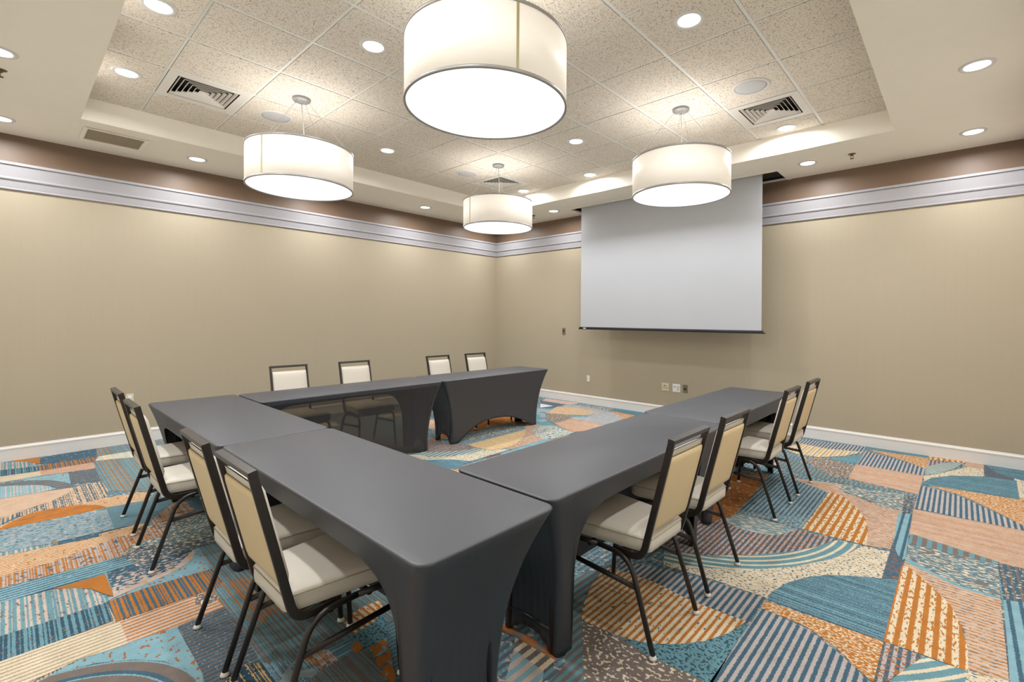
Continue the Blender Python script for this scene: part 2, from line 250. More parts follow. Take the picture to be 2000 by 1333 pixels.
('CL',1,[(3.99,-6.59),(3.99,-6.56),(3.99,-6.36),(4.01,-6.19),(4.24,-6.19),(4.21,-6.34),(4.24,-6.49),(4.26,-6.59)]),
('OBS',1,[(3.76,-6.21),(3.75,-6.05),(3.78,-5.77),(4.04,-5.76),(4.02,-5.84),(4,-6.2)]),
('PL',1,[(4.01,-6.19),(4.02,-5.84),(4.24,-5.83),(4.25,-6.02),(4.23,-6.19)]),
('CS',0,[(4.21,-6.34),(4.23,-6.19),(4.25,-6.02),(4.68,-6.02),(4.78,-6.04),(4.27,-6.5)]),
('DGL',1,[(4.25,-6.02),(4.24,-5.83),(4.68,-5.79),(5.01,-5.9),(4.79,-6.03),(4.68,-6.02)]),
('BA',2,[(4.27,-6.5),(4.25,-6.41),(4.29,-6.3),(4.38,-6.19),(4.48,-6.11),(4.6,-6.06),(4.79,-6.03),(4.97,-6.07),(4.49,-6.51)]),
('BWC',1,[(3.41,-6.17),(3.39,-6.05),(3.32,-5.93),(3.4,-5.76),(3.56,-5.82),(3.65,-5.89),(3.67,-6.04),(3.73,-6.18)]),
('PK',2,[(3.73,-6.18),(3.65,-6.04),(3.62,-5.91),(3.43,-5.77),(3.54,-5.8),(3.62,-5.86),(3.67,-5.94),(3.71,-6.07),(3.75,-6.2),(3.74,-6.21)]),
('CS',1,[(3.76,-6.21),(3.71,-6.07),(3.67,-5.94),(3.62,-5.86),(3.45,-5.78),(3.41,-5.75),(3.78,-5.76),(3.75,-6.05)]),
('CONF',1,[(3.22,-6.1),(3.19,-6.02),(3.15,-5.84),(3.23,-5.59),(3.42,-5.59),(3.42,-5.76),(3.43,-5.93),(3.44,-6.05),(3.32,-6.07)]),
('CONS',1,[(2.84,-5.88),(2.84,-5.76),(2.86,-5.57),(3.33,-5.61),(3.3,-5.83),(3.19,-5.93),(3.16,-6.02),(3.21,-6.09),(3.04,-6.08),(2.9,-5.94)]),
('GOS',2,[(2.7,-5.86),(2.44,-5.68),(2.51,-5.62),(2.73,-5.61),(2.81,-5.82),(2.84,-5.88)]),
('OL',1,[(2.74,-6.14),(2.73,-5.92),(2.78,-5.91),(2.92,-6.06),(2.94,-6.16)]),
('MS2',1,[(3.76,-5.7),(3.47,-5.45),(3.37,-5.24),(4.33,-4.35),(4.98,-5.09),(4.91,-5.51),(4.89,-5.72),(4.79,-5.84),(4.28,-5.82),(3.94,-5.81)]),
('BC',1,[(3.98,-5.89),(4.13,-5.81),(4.16,-5.87),(4.12,-5.92)]),
('MSO',2,[(3.98,-5.77),(4.01,-5.67),(4.22,-5.58),(4.58,-5.54),(4.55,-5.61),(4.47,-5.7),(4.53,-5.76),(4.53,-5.79),(4.25,-5.8),(4.02,-5.79)]),
('OCR',2,[(4.77,-5.49),(4.74,-5.38),(4.75,-5.28),(4.83,-5.31),(4.89,-5.39),(4.9,-5.5)]),
('TC',2,[(4.9,-5.5),(4.89,-5.39),(4.84,-5.32),(5.03,-5.4),(5.03,-5.49),(4.98,-5.55)]),
('OP',2,[(4.97,-5.55),(4.95,-5.51),(5.01,-5.51),(5.03,-5.55)]),
('OCP',2,[(5.03,-5.5),(5.03,-5.41),(5.29,-5.52),(5.3,-5.56),(5.18,-5.53)]),
('BGT',1,[(5.03,-5.77),(5.01,-5.69),(5,-5.56),(5.03,-5.51),(5.17,-5.52),(5.32,-5.54),(5.12,-5.84)]),
('YBD',2,[(4.79,-5.97),(4.75,-5.89),(4.79,-5.84),(4.94,-5.84),(5.05,-5.85),(4.94,-6.01)]),
('MSC',1,[(4.79,-5.84),(4.89,-5.72),(5.01,-5.69),(5.03,-5.76),(5.12,-5.84),(5.05,-5.85)]),
]

# ------------------------------------------------------------------ mesh helpers
class MB:
    def __init__(s): s.v = []; s.f = []; s.mi = []; s.mats = []; s.sm = []
    def slot(s, m):
        if m not in s.mats: s.mats.append(m)
        return s.mats.index(m)
    def add(s, vs, fs, m, smooth=False):
        b = len(s.v); s.v += [tuple(v) for v in vs]; k = s.slot(m)
        for f in fs: s.f.append(tuple(b+i for i in f)); s.mi.append(k); s.sm.append(smooth)
    def box(s, x0, y0, z0, x1, y1, z1, m):
        v = [(x0,y0,z0),(x1,y0,z0),(x1,y1,z0),(x0,y1,z0),(x0,y0,z1),(x1,y0,z1),(x1,y1,z1),(x0,y1,z1)]
        s.add(v, [(3,2,1,0),(4,5,6,7),(0,1,5,4),(1,2,6,5),(2,3,7,6),(3,0,4,7)], m)
    def poly(s, pts, m): s.add(pts, [tuple(range(len(pts)))], m)
    def prism(s, prof, axis, a, b, m, smooth=False):
        """profile [(p,q)] extruded along axis from a to b; axis 'x': (p,q)=(y,z); 'y': (x,z); 'z': (x,y)"""
        def mk(t, p, q): return {'x':(t,p,q),'y':(p,t,q),'z':(p,q,t)}[axis]
        n = len(prof); v = [mk(a,*p) for p in prof] + [mk(b,*p) for p in prof]
        s.add(v, [(i,(i+1)%n,n+(i+1)%n,n+i) for i in range(n)], m, smooth)
        s.add(v[:n], [tuple(range(n))[::-1]], m); s.add(v[n:], [tuple(range(n))], m)
    def lathe(s, prof, c, m, n=48, smooth=True, caps=True):
        """profile [(r,z)] about vertical axis through c"""
        v = []
        for r, z in prof:
            for i in range(n): a = 2*PI*i/n; v.append((c[0]+r*math.cos(a), c[1]+r*math.sin(a), c[2]+z))
        f = []
        for j in range(len(prof)-1):
            for i in range(n): f.append((j*n+i, j*n+(i+1)%n, (j+1)*n+(i+1)%n, (j+1)*n+i))
        s.add(v, f, m, smooth)
        if caps:
            s.add(v[:n], [tuple(range(n))[::-1]], m); s.add(v[-n:], [tuple(range(n))], m)
    def tube(s, pts, sec, m, smooth=True, up=(1,0,0)):
        """sweep a section [(a,b)] along pts; a goes along 'up' made square to the path"""
        pts = [Vector(p) for p in pts]; n = len(sec); rings = []
        for i, p in enumerate(pts):
            if i == 0: d = pts[1]-pts[0]
            elif i == len(pts)-1: d = pts[-1]-pts[-2]
            else: d = (pts[i+1]-p).normalized()+(p-pts[i-1]).normalized()
            d.normalize(); u = Vector(up); u = (u - d*u.dot(d)).normalized(); w = d.cross(u)
            k = 1.0
            if 0 < i < len(pts)-1:
                k = 1/max(.6, math.cos(.5*(pts[i+1]-p).angle(p-pts[i-1])))
            rings += [p+u*a+w*b*k for a, b in sec]
        f = []
        for j in range(len(pts)-1):
            for i in range(n): f.append((j*n+i, j*n+(i+1)%n, (j+1)*n+(i+1)%n, (j+1)*n+i))
        s.add(rings, f, m, smooth); s.add(rings[:n], [tuple(range(n))[::-1]], m); s.add(rings[-n:], [tuple(range(n))], m)
    def build(s, name, parent=None, bevel=0, bseg=2, solid=0, sub=0):
        me = bpy.data.meshes.new(name); me.from_pydata(s.v, [], s.f)
        for m in s.mats: me.materials.append(m)
        me.polygons.foreach_set('material_index', s.mi); me.polygons.foreach_set('use_smooth', s.sm); me.update()
        bm = bmesh.new(); bm.from_mesh(me); bmesh.ops.remove_doubles(bm, verts=bm.verts, dist=1e-6)
        bmesh.ops.recalc_face_normals(bm, faces=bm.faces); bm.to_mesh(me); bm.free()
        o = bpy.data.objects.new(name, me); C.objects.link(o); o.parent = parent
        if solid: k = o.modifiers.new('s', 'SOLIDIFY'); k.thickness = solid; k.offset = 0
        if bevel: k = o.modifiers.new('b', 'BEVEL'); k.width = bevel; k.segments = bseg; k.limit_method = 'ANGLE'; k.angle_limit = .6
        if sub: k = o.modifiers.new('u', 'SUBSURF'); k.levels = sub; k.render_levels = sub
        return o
def rnd(r, n=10): return [(r*math.cos(2*PI*i/n), r*math.sin(2*PI*i/n)) for i in range(n)]
def rsec(a, b, r=.003):
    out = []
    for sx, sy, t0 in ((1,1,0),(-1,1,PI/2),(-1,-1,PI),(1,-1,1.5*PI)):
        for k in range(3):
            t = t0 + k*PI/4; out.append((sx*(a/2-r)+r*math.cos(t), sy*(b/2-r)+r*math.sin(t)))
    return out
def arc(p0, p1, p2, r, n=6):
    """round the corner p1 of p0-p1-p2"""
    p0, p1, p2 = map(Vector, (p0, p1, p2)); a = p1+(p0-p1).normalized()*r; b = p1+(p2-p1).normalized()*r
    return [tuple(a*(1-t)**2+p1*2*t*(1-t)+b*t*t) for t in [i/n for i in range(n+1)]]
def empty(name, loc, rz, label, cat, group=None):
    o = bpy.data.objects.new(name, None); C.objects.link(o); o.location = loc; o.rotation_euler = (0,0,rz)
    o.empty_display_size = .1; o['label'] = label; o['category'] = cat
    if group: o['group'] = group
    return o
def struct(o): o['kind'] = 'structure'; return o
def dup(root, loc, rz, label, group=None):
    def cp(o, par):
        c = o.copy(); C.objects.link(c); c.parent = par
        for ch in list(o.children): cp(ch, c)
        return c
    r = cp(root, None); r.location = loc; r.rotation_euler = (0,0,rz); r['label'] = label
    if group: r['group'] = group
    return r

# ------------------------------------------------------------------ surfaces
def wallpaper():
    t = NT('wallpaper'); pos, X, Y, Z = t.P()
    g = t.n('ShaderNodeNewGeometry'); s = t.math('ADD', X, Y)
    def line(per, w): return t.math('LESS_THAN', t.math('FRACT', t.math('DIVIDE', s, per)), w)
    n1 = t.n('ShaderNodeTexNoise', noise_dimensions='1D'); t.l(t.math('MULTIPLY', s, 55), n1.inputs['W'])
    vdash = t.noise(t.scaled(40, 40, 5), 1, 2)
    c = t.mix(t.math('MULTIPLY', n1.outputs['Fac'], .55), lin((170,158,137)), lin((163,151,129)))
    c = t.mix(t.math('MULTIPLY', line(.085, .09), t.math('MULTIPLY', vdash, .62)), c, lin((166,152,128)))
    c = t.mix(t.math('MULTIPLY', line(.0425, .12), .05), c, lin((176,162,134)))
    t.bsdf(c, .62, 0, .3, t.bump(vdash, .05, .001)); return t.m
def tile_mat():
    t = NT('ceiling_tile'); a = t.noise(t.scaled(150, 110, 100), 1, 2, .6); b = t.noise(t.scaled(60, 45, 50), 1, 2)
    pit = t.math('MULTIPLY', t.math('GREATER_THAN', a, .585), t.math('GREATER_THAN', b, .42))
    big = t.noise(t.scaled(1.3, 1.3, 1), 1, 2)
    c = t.mix(pit, t.mix(big, lin((234,225,213)), lin((225,215,201))), lin((170,155,139)))
    t.bsdf(c, .95, 0, .1, t.bump(t.math('MULTIPLY', pit, -1), .6, .004)); return t.m
def cloth(name, transp=0.0, col=(35,37,44)):
    t = NT(name); w = t.noise(t.scaled(700, 700, 700), 1, 1)
    lowf = t.noise(t.scaled(3, 3, 3), 1, 3)
    c = t.mix(lowf, lin(col), lin(tuple(v*1.12 for v in col)))
    b = t.bsdf(c, .50, 0, .95, t.bump(w, .10, .001), sheen=.0, sheen_rough=.5)
    b.inputs['Sheen Tint'].default_value = lin((190,196,215))
    if transp:
        mx = t.n('ShaderNodeMixShader'); tr = t.n('ShaderNodeBsdfTransparent'); tr.inputs[0].default_value = lin((235,225,205))
        mx.inputs[0].default_value = transp; t.l(b.outputs[0], mx.inputs[1]); t.l(tr.outputs[0], mx.inputs[2]); t.l(mx.outputs[0], t.out.inputs[0])
    return t.m
def glow(name, col, s, rough=.6, base=(240,240,240)):
    t = NT(name); t.bsdf(lin(base), rough, 0, .3, emit=lin(col), es=s); return t.m
def shade_mat():
    t = NT('shade_fabric'); w = t.noise(t.scaled(4, 4, 60), 1, 2)
    t.bsdf(t.mix(w, lin((232,227,218)), lin((225,218,207))), .5, 0, .25, emit=lin((255,240,220)), es=SHADE_E); return t.m
def diffuser_mat():
    t = NT('lamp_diffuser'); n = t.noise(t.scaled(2.2, 2.2, 1), 1, 1)
    e = t.math('ADD', t.math('MULTIPLY', n, .25*DIFF_E), .9*DIFF_E)
    t.bsdf(lin((245,245,245)), .5, 0, .3, emit=(.96,.98,1,1), es=e); return t.m

SHADE_E = .27; DIFF_E = .98
WALLP = wallpaper(); TILE = tile_mat()
SOFFIT = plain('soffit_paint', (246,238,224), .6, spec=.35, var=.01, bump=.05)
TRAYP = plain('tray_paint', (248,242,231), .6, spec=.35, var=.01)
BROWN = plain('brown_paint', (122,100,82), .45, spec=.4, var=.02)
WHITE = plain('trim_paint', (220,216,212), .35, spec=.5, var=.01)
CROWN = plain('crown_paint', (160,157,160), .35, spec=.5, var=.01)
TBAR = plain('ceiling_rail_paint', (232,231,226), .45, var=.01)
VENTP = plain('vent_paint', (226,220,212), .45, var=.01)
DARKV = plain('vent_dark', (40,36,34), .8, var=.05)
DARKM = plain('black_case', (34,31,32), .45, var=.05)
STEEL = plain('screw_steel', (190,186,172), .3, metal=.9, var=.03)
FRAME = plain('bronze_frame', (44,37,33), .34, metal=.25, spec=.6, var=.06, vscale=30)
VINYL = plain('cream_vinyl', (207,199,186), .42, spec=.45, var=.015, bump=.12, bscale=160, coat=.05)
VINYL_BOUNCE = plain('cream_vinyl_bounce_lit', (214,190,148), .45, spec=.4, var=.015, bump=.12, bscale=160)  # same cream vinyl for the rear panel, warm bounce light painted into its colour
PIPE = plain('vinyl_seam', (165,153,128), .5, var=.02)
GLIDE = plain('clear_glide', (214,212,206), .2, spec=.6, var=.02)
TOPM = plain('laminate', (150,140,126), .5); LEGM = plain('leg_steel', (60,60,62), .35, metal=.6)
CLOTH = cloth('black_spandex'); SHEER = cloth('sheer_spandex', .40); HALF = cloth('half_sheer_spandex', .10)
SCREENM = plain('screen_cloth', (184,186,191), .8, spec=.2, var=.008, vscale=2)
BARM = plain('weight_bar_metal', (58,56,64), .3, metal=.5)
LABELM = plain('label_white', (225,220,214), .5)
RIMM = plain('shade_rim', (160,156,152), .4, metal=.3); SEAMM = plain('shade_seam', (170,160,120), .5)
SHADE = shade_mat(); DIFF = diffuser_mat(); LED = glow('led_lens', (246,250,255), 9.0)
GRAYP = plain('canopy_gray', (150,149,150), .4, metal=.3); WIRE = plain('wire', (170,168,165), .35, metal=.5); CORD = plain('cord_white', (205,203,198), .5)
GRILL = plain('speaker_grille', (196,195,196), .6, var=.02); IVORY = plain('ivory_plastic', (206,196,166), .4); PLW = plain('white_plastic', (226,226,230), .35)
STP = plain('steel_plate', (146,136,120), .3, metal=.7); BLK = plain('black_socket', (22,20,20), .5); BRASS = plain('sprinkler_brass', (120,104,78), .35, metal=.8)
FILT = plain('vent_mesh', (160,145,126), .7, var=.05, vscale=40)

# ------------------------------------------------------------------ room shell
RX, RY = 7.50, -7.17; ZS, ZC = 3.202, 3.408; TX0, TX1, TY0, TY1 = 1.04, 6.462, -6.114, -1.058
SX0, SX1, SY0, SY1 = 2.22, 5.30, -.46, -.022
def mkfloor():
    b = MB(); m = yarn('base', 'D', ('st','x',.036,.5,'T',.3), ('sp',30,40,.6,'P'))
    b.poly([(0,0,0),(0,RY,0),(RX,RY,0),(RX,0,0)], m)
    cl = lambda x, y: (min(max(x, 0), RX), min(max(y, RY), 0))
    rep = []                                    # the woven pattern repeats over the floor between the visible patches
    left = [q for q in PATCHES if max(v[1] for v in q[2]) < -4.9 and q[0] != 'BA']; right = [q for q in PATCHES if min(v[0] for v in q[2]) > 5.1]
    for src, dx, dy, zz in ((left, 0, 3.71, .00008), (left, 0, 1.75, .00014), (left, 2.4, 0, .0002), (right, -3.33, 0, .00026)):
        for k, lay, p in src:
            q = [cl(x+dx, y+dy) for x, y in p]
            if abs(sum(q[i][0]*q[(i+1)%len(q)][1]-q[(i+1)%len(q)][0]*q[i][1] for i in range(len(q)))) > .01:
                rep.append(('ARB' if k == 'AR' else k, None, q, zz+.00008*lay))
    for k, lay, p, zf in rep+[(a_, b_, c_, 0) for a_, b_, c_ in PATCHES]:
        nm = 'carpet_' + k
        mm = MATS.get(nm) or yarn(k, *YARN[k])
        z = zf + .0000006*(len(b.f) % 90) if lay is None else .0006*(lay+1.4) + .00002*(len(b.f) % 25)
        if sum(p[i][0]*p[(i+1)%len(p)][1]-p[(i+1)%len(p)][0]*p[i][1] for i in range(len(p))) < 0: p = p[::-1]
        b.poly([(x, y, z) for x, y in p], mm)
    o = b.build('floor'); struct(o)
    bm = bmesh.new(); bm.from_mesh(o.data)
    bmesh.ops.triangulate(bm, faces=bm.faces[:], ngon_method='EAR_CLIP')
    for f in bm.faces:
        if f.normal.z < 0: f.normal_flip()
    bm.to_mesh(o.data); bm.free()
mkfloor()
def wall(name, p0, p1, n, low=None):
    """p0,p1 floor ends; n inward normal. wallpaper below the crown, brown paint above"""
    b = MB()
    for z0, z1, m in ((0, 2.79, low or WALLP), (2.79, ZS+.3, BROWN)):
        q = [(p0[0]-n[0]*.1, p0[1]-n[1]*.1), (p1[0]-n[0]*.1, p1[1]-n[1]*.1)]
        pts = [(p0[0],p0[1]), (p1[0],p1[1]), q[1], q[0]]
        v = [(x,y,z0) for x,y in pts]+[(x,y,z1) for x,y in pts]
        b.add(v, [(0,1,5,4),(1,2,6,5),(2,3,7,6),(3,0,4,7),(3,2,1,0),(4,5,6,7)], m)
    return struct(b.build(name))
wall('wall_left', (0,RY), (0,0), (1,0)); wall('wall_screen_side', (0,0), (RX,0), (0,-1))
BOUNCEW = plain('bounce_wall_pale', (236,230,216), .7, var=.02)  # no partition known; the unseen walls are made pale to bounce more light
wall('wall_right', (RX,0), (RX,RY), (-1,0), BOUNCEW); wall('wall_near', (RX,RY), (0,RY), (0,1), BOUNCEW)
crown = [(0,2.658),(.014,2.658),(.020,2.664),(.020,2.676),(.014,2.682),(.016,2.686),(.026,2.748),(.026,2.752),(.038,2.755),(.042,2.763),(.042,2.772),(.034,2.778),(.034,2.782),
         (.052,2.886),(.052,2.892),(.068,2.896),(.068,2.918),(.060,2.923),(0,2.923)]
base = [(0,0),(.016,0),(.016,.112),(.020,.116),(.020,.128),(.014,.132),(.010,.138),(.010,.144),(.006,.147),(0,.147)]
def runs(prof, pre, m):
    for nm, ax, a, b_, f in (('left','y',RY,0,lambda p:(p[0],p[1])), ('screen_side','x',0,RX,lambda p:(-p[0],p[1])),
                             ('right','y',RY,0,lambda p:(RX-p[0],p[1])), ('near','x',0,RX,lambda p:(RY+p[0],p[1]))):
        b = MB(); b.prism([f(p) for p in prof], ax, a, b_, m); struct(b.build(pre+'_'+nm))
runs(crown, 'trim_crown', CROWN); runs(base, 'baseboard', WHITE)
# ceiling: dropped border, tray sides, tiled field with its rails
cb = MB()
def soff(x0, y0, x1, y1): cb.box(x0, y0, ZS, x1, y1, ZS+.02, SOFFIT)
soff(0, RY, TX0, 0); soff(TX1, RY, RX, 0); soff(TX0, RY, TX1, TY0)
soff(TX0, TY1, TX1, SY0); soff(TX0, SY1, TX1, 0); soff(TX0, SY0, SX0, SY1); soff(SX1, SY0, TX1, SY1)
cb.box(TX0-.03, TY0-.03, ZS+.0201, TX0, TY1+.03, ZC+.05, TRAYP); cb.box(TX1, TY0-.03, ZS+.0201, TX1+.03, TY1+.03, ZC+.05, TRAYP)
cb.box(TX0, TY0-.03, ZS+.0201, TX1, TY0, ZC+.05, TRAYP); cb.box(TX0, TY1, ZS+.0201, TX1, TY1+.03, ZC+.05, TRAYP)
cb.box(0, RY, ZC+.3, RX, 0, ZC+.34, SOFFIT)
G = .6096; GX = [5.280+G*k for k in range(-7, 2)]; GY = [-3.2606+G*k for k in range(-5, 4)]
GX = [TX0]+[x for x in GX if TX0+.02 < x < TX1-.02]+[TX1]; GY = [TY0]+[y for y in GY if TY0+.02 < y < TY1-.02]+[TY1]
HOLES = [(5.585,-1.737),(1.927,-5.394),(1.927,-1.737)]
for i in range(len(GX)-1):
    for j in range(len(GY)-1):
        x0, x1, y0, y1 = GX[i], GX[i+1], GY[j], GY[j+1]
        if any(x0 < hx < x1 and y0 < hy < y1 for hx, hy in HOLES): continue
        dz = random.uniform(-.0008, .0012)
        cb.box(x0+.015, y0+.012, ZC-.004+dz, x1-.015, y1-.012, ZC+.02, TILE)
ceil = struct(cb.build('ceiling'))
rb = MB()
for x in GX[1:-1]: rb.box(x-.012, TY0, ZC, x+.012, TY1, ZC+.012, TBAR)
for y in GY[1:-1]: rb.box(TX0, y-.009, ZC+.001, TX1, y+.009, ZC+.012, TBAR)
for (a, b_, c_, d) in ((TX0,TY0,TX0+.018,TY1),(TX1-.018,TY0,TX1,TY1),(TX0,TY0,TX1,TY0+.018),(TX0,TY1-.018,TX1,TY1)): rb.box(a, b_, ZC, c_, d, ZC+.012, TBAR)
rb.build('tile_rails', ceil)
sb = MB()      # the recess the screen drops out of
sb.box(SX0-.01, SY0-.01, ZS+.02, SX0, SY1+.01, ZS+.25, DARKM); sb.box(SX1, SY0-.01, ZS+.02, SX1+.01, SY1+.01, ZS+.25, DARKM)
sb.box(SX0, SY0-.01, ZS+.02, SX1, SY0, ZS+.25, DARKM); sb.box(SX0, SY1, ZS+.02, SX1, SY1+.01, ZS+.25, DARKM); sb.box(SX0, SY0, ZS+.24, SX1, SY1, ZS+.25, DARKM)
struct(sb.build('trim_screen_recess'))
fb = MB()
for (x0,y0,x1,y1) in ((SX0-.05,SY0-.05,SX1+.05,SY0-.002),(SX0-.05,SY0-.002,SX0-.002,-.004),(SX1+.002,SY0-.002,SX1+.05,-.004),): fb.box(x0,y0,ZS-.006,x1,y1,ZS+.003,SOFFIT)
struct(fb.build('trim_recess_frame', bevel=.002))

# ------------------------------------------------------------------ projection screen
t = empty('hanging_projection_screen', (3.70,-.43,ZS+.2), 0, 'large grey-white drop-down projection screen hanging before the far wall', 'projection screen')
CAMP = Vector((6.92934,-6.54991,1.432))
sx0, sx1, sz = 2.42, 5.131, 1.30
b = MB(); b.box(sx0-3.70, -.002, sz-ZS-.2, sx1-3.70, .002, 0, SCREENM); b.build('screen_cloth', t)
b = MB(); b.tube([(sx0-3.70-.02,0,sz-ZS-.212),(sx1-3.70+.02,0,sz-ZS-.212)], rsec(.034,.030,.006), BARM, up=(0,0,1)); b.build('weight_bar', t)
b = MB(); b.tube([(sx0-3.70-.04,0,sz-ZS-.226),(sx1-3.70+.045,0,sz-ZS-.226)], rnd(.008), DARKM, up=(0,0,1)); b.build('bottom_rod', t)
b = MB(); b.box(sx0-3.70+.06,-.0175,sz-ZS-.222,sx0-3.70+.11,-.0155,sz-ZS-.208, LABELM); b.build('bar_label', t)
b = MB(); b.box(SX0+.03-3.70, .12, -.16, SX1-.02-3.70, .36, .03, DARKM)
for z in (-.13,-.115): b.box(SX1-.13-3.70, .118, z, SX1-.12-3.70, .12, z+.009, STEEL)
for z in (-.085,-.07): b.box(SX1-.05-3.70, .118, z, SX1-.04-3.70, .12, z+.009, STEEL)
b.build('housing', t)

# ------------------------------------------------------------------ ceiling fittings
def light(parent, kind, loc, energy, col, rot=(0,0,0), **kw):
    d = bpy.data.lights.new('light_bulb', kind); d.energy = energy; d.color = col
    for k, v in kw.items(): setattr(d, k, v)
    o = bpy.data.objects.new('light_bulb', d); C.objects.link(o); o.location = loc; o.rotation_euler = rot; o.parent = parent; return o
def downlight(x, y, z, label, first=None):
    if first is not None:
        return dup(first, (x,y,z), 0, label, 'round recessed ceiling downlights')
    t = empty('downlight', (x,y,z), 0, label, 'downlight', 'round recessed ceiling downlights')
    b = MB(); b.lathe([(.070,-.004),(.078,-.009),(.096,-.006),(.100,0)], (0,0,0), WHITE, 40, caps=False); b.build('trim_ring', t)
    b = MB(); b.lathe([(.0,-.0045),(.071,-.0045),(.071,-.001)], (0,0,0), LED, 40, caps=False); b.build('lens', t)
    light(t, 'AREA', (0,0,-.012), DL_W, (.97,.985,1.0), shape='DISK', size=.13, spread=math.radians(170))
    return t
DL_W = 14.7
tl = [(3.125,-5.915,'topmost downlight at the upper left, cut off by the photo edge'),(1.890,-5.910,'downlight between the tray border and the nearest left square vent'),(3.745,-4.780,'downlight left of the big near drum pendant'),
 (5.590,-3.560,'downlight right of the big near drum pendant, alone on its tile'),(1.890,-3.560,'downlight right of the left drum pendant, above the left wall side'),(3.745,-2.340,'downlight between the big near pendant and the right drum pendant'),
 (3.150,-1.238,'downlight on the tiles above the left part of the screen'),(1.890,-1.226,'downlight just right of the back vent and farthest pendant'),(5.590,-1.222,'downlight beside the right square vent near the tray edge')]
sf = [(7.005,-2.085,'largest downlight on the right ceiling border, nearest the right photo edge'),(7.008,-.545,'downlight on the border above the right end of the brown band'),(5.642,-.548,'border downlight just right of the screen top'),
 (.53,-5.127,'border downlight beside the louvred return vent on the left'),(.55,-2.088,'border downlight left of the farthest drum pendant'),(1.949,-.560,'border downlight right of the farthest pendant, left of the screen'),
 (.50,-6.60,'border downlight at the left photo edge above the brown band'),(2.12,-6.60,'faint cut-off border downlight high at the left photo edge'),
 (.54,-3.60,'border downlight hidden behind the left drum pendant'),(.54,-.55,'border downlight in the far corner behind the farthest pendant'),
 (7.005,-3.60,'border downlight on the right side outside the photo'),(7.005,-5.15,'unseen border downlight on the right side near the camera'),(3.65,-6.60,'near border downlight outside the photo, left of the camera'),(5.20,-6.60,'near border downlight outside the photo, above the near chairs'),  # unseen border downlights added to light the room, continuing the visible spacing
 ]
first = None
for x, y, lb in tl:
    o = downlight(x, y, ZC-.0035, lb, first); first = first or o
for x, y, lb in sf: downlight(x, y, ZS, lb, first)
for x, y, lb in ((5.59,-5.915,'tile downlight above the camera, outside the photo'),(4.365,-5.915,'tile downlight above the near tables, outside the photo'),(4.365,-1.238,'tile downlight hidden behind the right drum pendant')): downlight(x, y, ZC-.0035, lb, first)  # unseen tile downlights added for more light, mirroring the visible layout

def pendant(x, y, label, seam, first=None):
    t = empty('drum_pendant', (x,y,ZC-.003), 0, label, 'pendant lamp', 'cream drum pendant lamps')
    R_, zb, zt = .44, 2.590-ZC, 2.935-ZC
    b = MB(); b.lathe([(R_,zb),(R_,zt),(R_-.003,zt),(R_-.003,zb),(R_,zb)], (0,0,0), SHADE, 96, caps=False); s = b.build('drum_shade', t)
    for z in (zb, zt-.014):
        b = MB(); b.lathe([(R_+.003,z-.001),(R_+.003,z+.015),(R_-.008,z+.015),(R_-.008,z-.001),(R_+.003,z-.001)], (0,0,0), RIMM, 96, caps=False); b.build('rim', s)
    if seam is not None:
        b = MB(); w = .013
        b.add([((R_+.0015)*math.cos(seam+d/R_), (R_+.0015)*math.sin(seam+d/R_), z) for z in (zb+.012, zt-.012) for d in (-w/2,w/2)], [(0,1,3,2)], SEAMM)
        b.build('seam', s, solid=.001)
    b = MB(); b.lathe([(0,zb+.004),(R_-.010,zb+.004),(R_-.010,zb+.010),(0,zb+.010)], (0,0,0), DIFF, 96, caps=False); b.build('bottom_diffuser', t)
    b = MB(); b.lathe([(0,-.024),(.070,-.024),(.076,-.018),(.076,-.001)], (0,0,0), GRAYP, 32, caps=False); b.lathe([(0,-.034),(.010,-.034),(.012,-.023)], (0,0,0), WIRE, 12, caps=False); b.build('ceiling_canopy', t)
    for k in range(4):
        a = seam_off + k*PI/2
        b = MB(); b.tube([(.05*math.cos(a),.05*math.sin(a),-.02),((R_-.004)*math.cos(a),(R_-.004)*math.sin(a),zt-.005)], rnd(.0012,6), WIRE); b.build('suspension_wire', t)
    b = MB(); b.tube([(0,0,-.03),(.004,.012,-.2),(-.006,.03,-.36),(-.02,.0,zt-.06)], rnd(.0035,6), CORD); b.build('power_cord', t)
    light(t, 'AREA', (0,0,zt-.03), 3.8, (1,.99,.97), rot=(PI,0,0), shape='DISK', size=.84)
    return t
seam_off = .6
def sang(x, y, off):
    d = Vector((CAMP.x-x, CAMP.y-y)); return math.atan2(d.y, d.x) + math.radians(off)
pendant(4.975,-4.785,'largest nearest cream drum pendant at the top centre, olive seam on its side', sang(4.975,-4.785,19))
pendant(2.490,-4.780,'cream drum pendant at the left, hanging before the left wall', sang(2.49,-4.78,-41))
pendant(4.970,-2.340,'cream drum pendant at the right, hanging before the projection screen', sang(4.97,-2.34,150))
pendant(2.495,-2.335,'farthest smallest-looking cream drum pendant near the room corner', sang(2.495,-2.335,-51))

